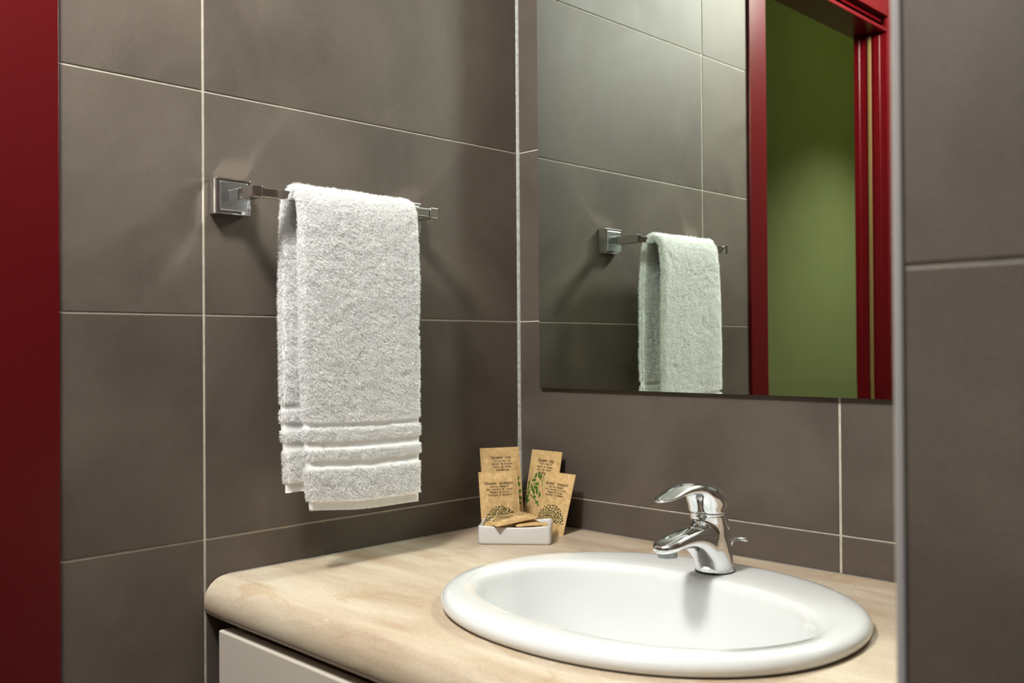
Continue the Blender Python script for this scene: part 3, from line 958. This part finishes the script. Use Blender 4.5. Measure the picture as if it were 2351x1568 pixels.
loops = np.concatenate([bi + np.array([0, 1, 2, 3]), bi + np.array([3, 2, 4])], 1).ravel().astype(np.int32)
starts = (np.arange(NT) * 7)[:, None] + np.array([0, 4])
me.vertices.add(NT * 5); me.loops.add(NT * 7); me.polygons.add(NT * 2)
me.vertices.foreach_set('co', VV.astype(np.float32).ravel())
me.loops.foreach_set('vertex_index', loops)
me.polygons.foreach_set('loop_start', starts.ravel().astype(np.int32))
me.update(calc_edges=True)
me.materials.append(M_TERRY)
pile = link(bpy.data.objects.new('terry_pile', me), tow)
pile['kind'] = 'stuff'

# ------------------------------------------------------------------ stroke letters (typewriter style)
def arc(cx, cy, rx, ry, a0, a1, n=10):
    return [(cx + rx * math.cos(math.radians(a0 + (a1 - a0) * k / n)), cy + ry * math.sin(math.radians(a0 + (a1 - a0) * k / n))) for k in range(n + 1)]
def ser(x, y, w=0.2): return [(x - w, y), (x + w, y)]
GL = {
 'S': [arc(.5, 1.12, .36, .33, 20, 270) + arc(.5, .42, .40, .37, 90, -160)[1:], [(.85, 1.4), (.85, 1.15)], [(.12, .1), (.12, .42)]],
 'C': [arc(.52, .75, .42, .72, 45, 315, 14), [(.86, 1.45), (.86, 1.1)]],
 'G': [arc(.5, .75, .42, .72, 45, 320, 14), [(.86, 1.45), (.86, 1.1)], [(.84, .1), (.84, .65)], ser(.78, .65)],
 'B': [[(.2, 0), (.2, 1.45)], [(.05, 1.45), (.55, 1.45)] + arc(.55, 1.1, .3, .35, 90, -90, 8), [(.2, .76), (.6, .76)] + arc(.58, .38, .34, .38, 90, -90, 8) + [(.05, 0)]],
 'D': [[(.2, 0), (.2, 1.45)], [(.05, 1.45), (.45, 1.45)] + arc(.45, .725, .45, .725, 90, -90, 12) + [(.05, 0)]],
 'h': [[(.2, 0), (.2, 1.45)], ser(.12, 1.45, .12), ser(.2, 0), arc(.5, .62, .3, .38, 180, 0, 8) + [(.8, 0)], ser(.8, 0)],
 'o': [arc(.5, .5, .40, .5, 0, 360, 16)],
 'w': [[(.05, 1), (.28, 0), (.5, .8), (.72, 0), (.95, 1)], ser(.1, 1, .14), ser(.9, 1, .14)],
 'e': [[(.1, .52), (.9, .52)] + arc(.5, .5, .4, .5, 5, 320, 14)],
 'r': [[(.3, 0), (.3, 1)], ser(.2, 1, .12), ser(.35, 0, .28), arc(.65, .6, .35, .4, 180, 50, 8)],
 'c': [arc(.52, .5, .42, .5, 40, 320, 12)],
 'a': [arc(.48, .68, .32, .32, 160, 0, 8) + [(.8, .12), (.98, 0)], arc(.45, .3, .35, .3, 0, 360, 14)],
 'p': [[(.2, 1), (.2, -.48)], ser(.12, 1, .12), ser(.25, -.48), arc(.52, .5, .36, .48, 150, -150, 14)],
 'u': [[(.2, 1), (.2, .4)] + arc(.5, .38, .3, .38, 180, 360, 8), [(.8, 1), (.8, 0), (.97, 0)], ser(.12, 1, .12), ser(.72, 1, .12)],
 'f': [[(.38, 0), (.38, 1.05)] + arc(.65, 1.1, .27, .35, 180, 60, 6), ser(.4, .95, .3), ser(.4, 0, .28)],
 'i': [[(.2, 1), (.5, 1), (.5, 0)], ser(.5, 0, .35), [(.5, 1.28), (.5, 1.45)]],
 'n': [[(.2, 0), (.2, 1)], ser(.12, 1, .12), ser(.2, 0), arc(.5, .62, .3, .38, 180, 0, 8) + [(.8, 0)], ser(.8, 0)],
 't': [[(.42, 1.35), (.42, .25)] + arc(.66, .24, .24, .24, 180, 330, 6), ser(.45, .95, .35)],
 'd': [arc(.46, .5, .36, .48, 30, 330, 14), [(.62, 1.45), (.82, 1.45), (.82, 0), (.98, 0)]],
 's': [arc(.5, .74, .32, .25, 20, 270, 8) + arc(.5, .25, .36, .25, 90, -160, 8)[1:]],
 'm': [[(.1, 0), (.1, 1)], arc(.3, .7, .2, .28, 180, 0, 6) + [(.5, 0)], arc(.7, .7, .2, .28, 180, 0, 6) + [(.9, 0)], ser(.1, 0, .1), ser(.9, 0, .1)],
 'l': [[(.25, 1.45), (.5, 1.45), (.5, 0)], ser(.5, 0, .35)],
 'b': [[(.05, 1.45), (.2, 1.45), (.2, 0)], arc(.53, .5, .36, .48, 150, -150, 14)],
 'x': [[(.1, 1), (.9, 0)], [(.9, 1), (.1, 0)], ser(.12, 1, .14), ser(.88, 1, .14), ser(.12, 0, .14), ser(.88, 0, .14)],
 'v': [[(.08, 1), (.5, 0), (.92, 1)], ser(.1, 1, .14), ser(.9, 1, .14)],
 'y': [[(.1, 1), (.5, .05)], [(.9, 1), (.38, -.48), (.12, -.48)], ser(.12, 1, .14), ser(.88, 1, .14)],
 'g': [arc(.45, .55, .34, .42, 0, 360, 14), [(.95, 1), (.8, 1), (.8, -.1)] + arc(.47, -.1, .33, .38, 0, -160, 8)],
 '&': [[(.95, 0), (.25, 1.0)] + arc(.45, 1.15, .22, .28, 200, -20, 8) + [(.15, .45)] + arc(.45, .33, .33, .33, 160, 340, 8) + [(.9, .7)]],
}
GL['ú'] = GL['u'] + [[(.45, 1.2), (.65, 1.5)]]
def text_strokes(txt, cx, y, adv, xh, sw):
    """returns quads in (a, b) sheet coordinates; b grows downward"""
    out = []
    x0 = cx - adv * len(txt) / 2
    for ch in txt:
        for pl in GL.get(ch, []):
            for (xa, ya), (xb, yb_) in zip(pl[:-1], pl[1:]):
                A = (x0 + xa * adv * 0.82, y - ya * xh); B = (x0 + xb * adv * 0.82, y - yb_ * xh)
                dx, dy = B[0] - A[0], B[1] - A[1]
                l = math.hypot(dx, dy)
                if l < 1e-9: continue
                ex, ey = dx / l * sw * 0.35, dy / l * sw * 0.35
                ox, oy = -dy / l * sw / 2, dx / l * sw / 2
                out.append([(A[0] - ex + ox, A[1] - ey + oy), (B[0] + ex + ox, B[1] + ey + oy), (B[0] + ex - ox, B[1] + ey - oy), (A[0] - ex - ox, A[1] - ey - oy)])
        x0 += adv
    return out
def leaf(cx, cy, ang, l, w):
    d = (math.cos(ang), math.sin(ang)); o_ = (-d[1], d[0])
    pts = []
    for t, s in ((-.5, 0), (-.25, .8), (.05, 1), (.3, .7), (.5, 0), (.3, -.7), (.05, -1), (-.25, -.8)):
        pts.append((cx + d[0] * t * l + o_[0] * s * w / 2, cy + d[1] * t * l + o_[1] * s * w / 2))
    return pts
def strip(pts, w0, w1):
    out = []
    fine_ = []
    for (xa, ya), (xb, yb_) in zip(pts[:-1], pts[1:]):
        fine_ += [(xa + (xb - xa) * k / 5, ya + (yb_ - ya) * k / 5) for k in range(5)]
    pts = fine_ + [pts[-1]]
    for i in range(len(pts) - 1):
        (xa, ya), (xb, yb_) = pts[i], pts[i + 1]
        l = math.hypot(xb - xa, yb_ - ya)
        ox, oy = -(yb_ - ya) / l, (xb - xa) / l
        wa = (w0 + (w1 - w0) * i / (len(pts) - 1)) / 2; wb = (w0 + (w1 - w0) * (i + 1) / (len(pts) - 1)) / 2
        out.append([(xa + ox * wa, ya + oy * wa), (xb + ox * wb, yb_ + oy * wb), (xb - ox * wb, yb_ - oy * wb), (xa - ox * wa, ya - oy * wa)])
    return out

def bush_print(cx, by, rw, rh, seed, ls=1.0):
    """dark little leaves fanned out over half an oval, on thin stalks"""
    r_ = random.Random(seed)
    out, n_ = [], 0
    for row, (fr, cnt) in enumerate(((0.20, 7), (0.38, 12), (0.55, 17), (0.70, 21), (0.85, 25), (0.99, 28))):
        for k in range(cnt):
            a = PI * (k + 0.5 + r_.uniform(-.25, .25)) / cnt
            f_ = fr + r_.uniform(-.05, .05)
            x, y = cx + rw * f_ * math.cos(a), by - rh * f_ * math.sin(a)
            out.append(leaf(x, y, -a + r_.uniform(-.7, .7), 0.0044 * ls, 0.0018 * ls))
    for k in range(9):
        a = PI * (k + 0.7) / 9.4
        out += strip([(cx, by), (cx + rw * .42 * math.cos(a), by - rh * .45 * math.sin(a)), (cx + rw * .85 * math.cos(a), by - rh * .86 * math.sin(a))], 0.0005, 0.0003)
    return out
def tree_print(w, h, seed):
    """big green leafy branches climbing the lower half"""
    r_ = random.Random(seed)
    out = []
    stems = [([(.60, 1.0), (.52, .90), (.36, .80), (.16, .735), (-.0, .715)], .0026, .0010),
             ([(.52, .90), (.60, .78), (.58, .64), (.54, .53), (.56, .43)], .0020, .0008),
             ([(.54, .54), (.44, .49), (.37, .44)], .0012, .0006),
             ([(.36, .80), (.30, .72), (.31, .64), (.27, .55), (.20, .50)], .0014, .0007),
             ([(.58, .80), (.50, .70), (.44, .645)], .0012, .0006),
             ([(.62, .98), (.80, .84), (.86, .70), (.84, .55), (.90, .46)], .0022, .0008),
             ([(.84, .74), (.96, .66)], .0012, .0006), ([(.82, .82), (.70, .72), (.68, .62)], .0012, .0006)]
    for pts, a, b_ in stems:
        out += strip([(x * w, (0.32 + (y - 0.43) * 0.86) * h) for x, y in pts if x >= 0.0], a, b_)
    spots = [(.30, .45, 70), (.40, .435, 100), (.47, .46, 80), (.26, .525, 10), (.37, .575, 5), (.36, .63, 170), (.66, .49, 125), (.64, .555, 140), (.63, .44, 130),
             (.66, .635, 75), (.40, .69, 110), (.24, .66, 70), (.14, .715, 75), (.19, .62, 80), (.30, .70, 120), (.50, .735, 80), (.34, .775, 15), (.45, .85, 20), (.10, .78, 10), (.13, .85, 25),
             (.76, .47, 60), (.80, .53, 120), (.90, .52, 60), (.94, .59, 110), (.78, .62, 70), (.76, .69, 130), (.92, .70, 20), (.93, .78, 150), (.74, .80, 100), (.88, .86, 160), (.72, .58, 80),
             (.05, .58, 80), (.06, .66, 60), (.04, .82, 30)]
    for x, y, a in spots:
        l = 0.0104 * r_.uniform(.85, 1.15)
        x = min(max(x, 0.075), 0.925)
        out.append(leaf(x * w, (0.32 + (y - 0.43) * 0.86) * h, -math.radians(a), l, l * .46))
    return out

def sachet(label, group, O, ex, ey, w, h, puff, kind, seed, flap=0.0, lw=1.0):
    """O = upper left corner of the printed side; ex = along the width, ey = down the sheet"""
    O, ex, ey = Vector(O), Vector(ex).normalized(), Vector(ey)
    ey = (ey - ex * ey.dot(ex)).normalized()
    nn_ = ey.cross(ex)
    nn_ = -nn_ if kind == 'x' else nn_
    org = O + ex * w / 2 + ey * h
    root = empty({'cap': 'shower_cap_sachet', 'sh': 'shampoo_sachet', 'bar': 'kraft_packet'}[kind], org)
    tag(root, label=label, cat='sachet', group=group)
    r_ = random.Random(seed)
    sd_ = r_.uniform(0, 50)
    def off(a, b_):
        u, v = a / w, b_ / h
        su = max(0.0, min(1.0, (min(u, 1 - u) - .03) / .20)); sv = max(0.0, min(1.0, (min(v - flap, 1 - v) - .03) / .16))
        f_ = (1 - (1 - su) ** 2) * (1 - (1 - sv) ** 2)
        cr_ = 0.0007 * noise.noise((a * 90 + sd_, b_ * 60, sd_)) + 0.0004 * noise.noise((a * 260, b_ * 240 + sd_, 1))
        return puff * f_ + cr_ * (0.3 + f_)
    def at(a, b_, lift=0.0):
        return O + ex * a + ey * b_ + nn_ * (off(a, b_) + 0.0006 + lift) - org
    nu, nv = 40, 64
    V, F = [], []
    def jag(u, b_): return 0.0
    for j in range(nv + 1):
        for i in range(nu + 1):
            V.append(at(w * i / nu, h * j / nv))
    nfv = len(V)
    for j in range(nv + 1):
        for i in range(nu + 1):
            a, b_ = w * i / nu, h * j / nv
            V.append(O + ex * a + ey * b_ - nn_ * (0.0004 + 0.35 * max(0, off(a, b_))) - org)
    W1 = nu + 1
    for j in range(nv):
        for i in range(nu):
            F.append((j * W1 + i, (j + 1) * W1 + i, (j + 1) * W1 + i + 1, j * W1 + i + 1))
            F.append((nfv + j * W1 + i, nfv + j * W1 + i + 1, nfv + (j + 1) * W1 + i + 1, nfv + (j + 1) * W1 + i))
    for i in range(nu):
        F.append((i, i + 1, nfv + i + 1, nfv + i)); F.append((nv * W1 + i + 1, nv * W1 + i, nfv + nv * W1 + i, nfv + nv * W1 + i + 1))
    for j in range(nv):
        F.append(((j + 1) * W1, j * W1, nfv + j * W1, nfv + (j + 1) * W1)); F.append((j * W1 + nu, (j + 1) * W1 + nu, nfv + (j + 1) * W1 + nu, nfv + j * W1 + nu))
    mesh_obj('paper_pouch', V, F, M_KRAFT, root, smooth=True).data.set_sharp_from_angle(angle=math.radians(50))
    def prints(name, polys, mat, lift):
        V, F = [], []
        for pl in polys:
            b0 = len(V)
            for a, b_ in pl: V.append(at(a, b_, lift))
            F.append(tuple(range(b0, b0 + len(pl))))
        return mesh_obj(name, V, F, mat, root)
    cx = w * (0.5 if kind != 'cap' else 0.525)
    t = []
    if kind == 'bar':
        for q, s_ in enumerate(('Shower shampoo', 'Doccia shampoo', 'Gel cheveux et corps', 'Champú de ducha')):
            t += text_strokes(s_, w * .27, h * .34 + 0.0040 * q, 0.00135, 0.0016, 0.00030)
    elif kind == 'cap':
        t += text_strokes('Shower cap', cx, 0.0190, 0.00365, 0.0031, 0.00068 * lw)
        for q, s_ in enumerate(('Cuffia doccia', 'Bonnet de douche', 'Gorro de ducha', 'Duschhaube')):
            t += text_strokes(s_, cx, 0.0242 + 0.0051 * q, 0.00222, 0.0022, 0.00042 * lw)
    else:
        t += text_strokes('Shower shampoo', cx, 0.0215, 0.00355, 0.0029, 0.00060 * lw)
        for q, s_ in enumerate(('Doccia shampoo', 'Gel cheveux et corps', 'Champú de ducha', 'Duschgel & Shampoo')):
            t += text_strokes(s_, cx, 0.0262 + 0.0045 * q, 0.00222, 0.0019, 0.00040 * lw)
    prints('lettering', t, M_INK, 0.00032)
    if kind == 'bar':
        prints('tree_print', bush_print(w * .70, h * .70, w * .24, h * .50, seed, 0.52), M_LEAFD, 0.00028)
        prints('trunk_print', strip([(w * .70, h * .66), (w * .72, h * .84)], .0014, .0022), M_LEAFD, 0.00028)
    elif kind == 'cap':
        prints('tree_print', tree_print(w, h, seed), M_LEAF, 0.00028)
    else:
        prints('tree_print', bush_print(w * .5, h - 0.017, w * .42, 0.028, seed), M_LEAFD, 0.00028)
        prints('trunk_print', strip([(w * .5, h - 0.019), (w * .5, h - 0.010)], .0016, .0022), M_LEAFD, 0.00028)
    return root

GRP = 'kraft paper toiletry sachets in the corner'
zc_ = ZT + 0.0006
dl = Vector((0.45, 0.893, 0)).normalized()
# left pair leans into the towel-wall corner, right pair against the mirror wall
TL = Vector((0.0125, -0.1090, 0.9838))
BL = Vector((0.0395, -0.1215, zc_))
sachet('upright kraft shower cap sachet near the towel wall, behind another sachet', GRP, TL, dl, BL - TL, 0.0695, (BL - TL).length, 0.0035, 'cap', 3, 0.10)
TL = Vector((0.0500, -0.1476, 0.9505)); BL = Vector((0.0700, -0.1565, zc_))
sachet('upright kraft shampoo sachet leaning in front of the one by the towel wall', GRP, TL, dl, BL - TL, 0.0665, (BL - TL).length, 0.0028, 'sh', 4)
TL = Vector((0.0436, -0.0125, 0.9768)); BL = Vector((0.0440, -0.0400, zc_))
sachet('upright kraft shower cap sachet leaning on the wall below the mirror', GRP, TL, (1, 0.0, -0.004), BL - TL, 0.0700, (BL - TL).length, 0.0035, 'cap', 5, 0.14)
TL = Vector((0.0921, -0.0300, 0.9448)); BL = Vector((0.0850, -0.0610, zc_))
sachet('tilted kraft shampoo sachet standing nearest the tap, leaning back', GRP, TL, (1, 0.0, -0.01), BL - TL, 0.0665, (BL - TL).length, 0.0028, 'sh', 6)

# ------------------------------------------------------------------ small porcelain tray
tray = empty('soap_tray', (0.1335, -0.1390, ZT))
tag(tray, label='small white rectangular porcelain tray holding sachets on the countertop', cat='tray')
e1 = Vector((0.0868, 0.0730, 0)); tw = e1.length; e1.normalize()
e2 = Vector((-e1.y, e1.x, 0)); td = 0.071
tc_ = Vector((0.1079, -0.2031, 0)) + e1 * tw / 2 + e2 * td / 2
tray.location = (tc_.x, tc_.y, ZT)
def tray_h(a, b_):
    return 0.0300 - 0.0035 * (1 - (2 * abs(a) / tw) ** 2) * (1 if abs(b_) > td * .35 else 0) - 0.002 * (1 - (2 * abs(b_) / td) ** 2) * (1 if abs(a) > tw * .4 else 0)
def rrect(w_, d_, r_, n_=6, m_=10):
    pts = []
    cs = [(w_ / 2 - r_, d_ / 2 - r_, 0), (-w_ / 2 + r_, d_ / 2 - r_, 90), (-w_ / 2 + r_, -d_ / 2 + r_, 180), (w_ / 2 - r_, -d_ / 2 + r_, 270)]
    for q, (x, y, a) in enumerate(cs):
        for k in range(n_ + 1):
            an = math.radians(a + 90 * k / n_); pts.append((x + r_ * math.cos(an), y + r_ * math.sin(an)))
        x2, y2, a2 = cs[(q + 1) % 4]
        an = math.radians(a + 90); p = (x + r_ * math.cos(an), y + r_ * math.sin(an)); an2 = math.radians(a2); p2 = (x2 + r_ * math.cos(an2), y2 + r_ * math.sin(an2))
        for k in range(1, m_): pts.append((p[0] + (p2[0] - p[0]) * k / m_, p[1] + (p2[1] - p[1]) * k / m_))
    return pts
lay = [(-0.006, 0.0005, 0), (-0.002, 0.0, 0), (-0.0002, 0.0015, 0), (0.0, 0.004, 0), (0.0, -0.0018, 1), (-0.0006, -0.0006, 1), (-0.0018, 0.0, 1), (-0.0034, -0.0002, 1), (-0.0045, -0.0018, 1), (-0.0055, 0.008, 0), (-0.010, 0.0045, 0), (-0.02, 0.004, 0)]
V, F = [], []
for dd, z, istop in lay:
    r_ = max(0.0025, 0.0055 + dd * .5)
    for a, b_ in rrect(tw + 2 * dd, td + 2 * dd, r_):
        h_ = tray_h(a, b_) + z if istop else z
        p = e1 * a + e2 * b_
        V.append((p.x, p.y, h_))
n = len(rrect(tw, td, .005))
for i in range(len(lay) - 1):
    for k in range(n):
        F.append((i * n + k, i * n + (k + 1) % n, (i + 1) * n + (k + 1) % n, (i + 1) * n + k))
F.append(tuple(range((len(lay) - 1) * n, len(lay) * n)))
F.append(tuple(range(n))[::-1])
to = mesh_obj('dish', V, F, M_PORCELAIN, tray, smooth=True)
to.data.set_sharp_from_angle(angle=math.radians(60))

# sachets lying in the tray (tray axes: e1 along its front, e2 towards the corner)
def tp(a, b_, z): return Vector((tc_.x, tc_.y, 0)) + e1 * a + e2 * b_ + Vector((0, 0, z))
def lying(label, kind, top_left, top_right, bottom_left, puff, seed):
    A, B, C_ = tp(*top_left), tp(*top_right), tp(*bottom_left)
    return sachet(label, GRP, A, B - A, C_ - A, (B - A).length, (C_ - A).length, puff, kind, seed)
lying('kraft sachet lying flat at the bottom of the tray under the others', 'sh', (0.0500, -0.026, 0.8725), (0.0495, 0.026, 0.8725), (-0.0500, -0.026, 0.8725), 0.0015, 10)
lying('small kraft packet lying in the tray at its tap end', 'bar', (0.0440, -0.020, 0.8775), (0.0300, 0.018, 0.8790), (0.0020, -0.029, 0.8775), 0.0045, 9)
lying('small kraft packet lying on top in the tray, corner over its front rim', 'bar', (0.0360, -0.008, 0.8865), (-0.0260, -0.0465, 0.8790), (0.0190, 0.022, 0.8885), 0.0060, 8)

# ------------------------------------------------------------------ hallway downlight
hl = empty('hallway_downlight', (-0.22, -3.35, ZH))
tag(hl, label='small round downlight in the white hallway ceiling', cat='downlight')
lathe('trim_ring', [(0.040, -0.0005), (0.052, -0.001), (0.050, -0.006), (0.041, -0.007)], (0, 0, 0), M_CHROME_SOFT, hl)
sl_ = bpy.data.lights.new('hallway_downlight_bulb', 'SPOT')
sl_.energy = HALL_W
sl_.spot_size = math.radians(93)
sl_.spot_blend = 0.8
sl_.shadow_soft_size = 0.03
sl_.color = LAMP_COLOR
so_ = link(bpy.data.objects.new('bulb', sl_), hl)
so_.location = (0, 0, -0.02)
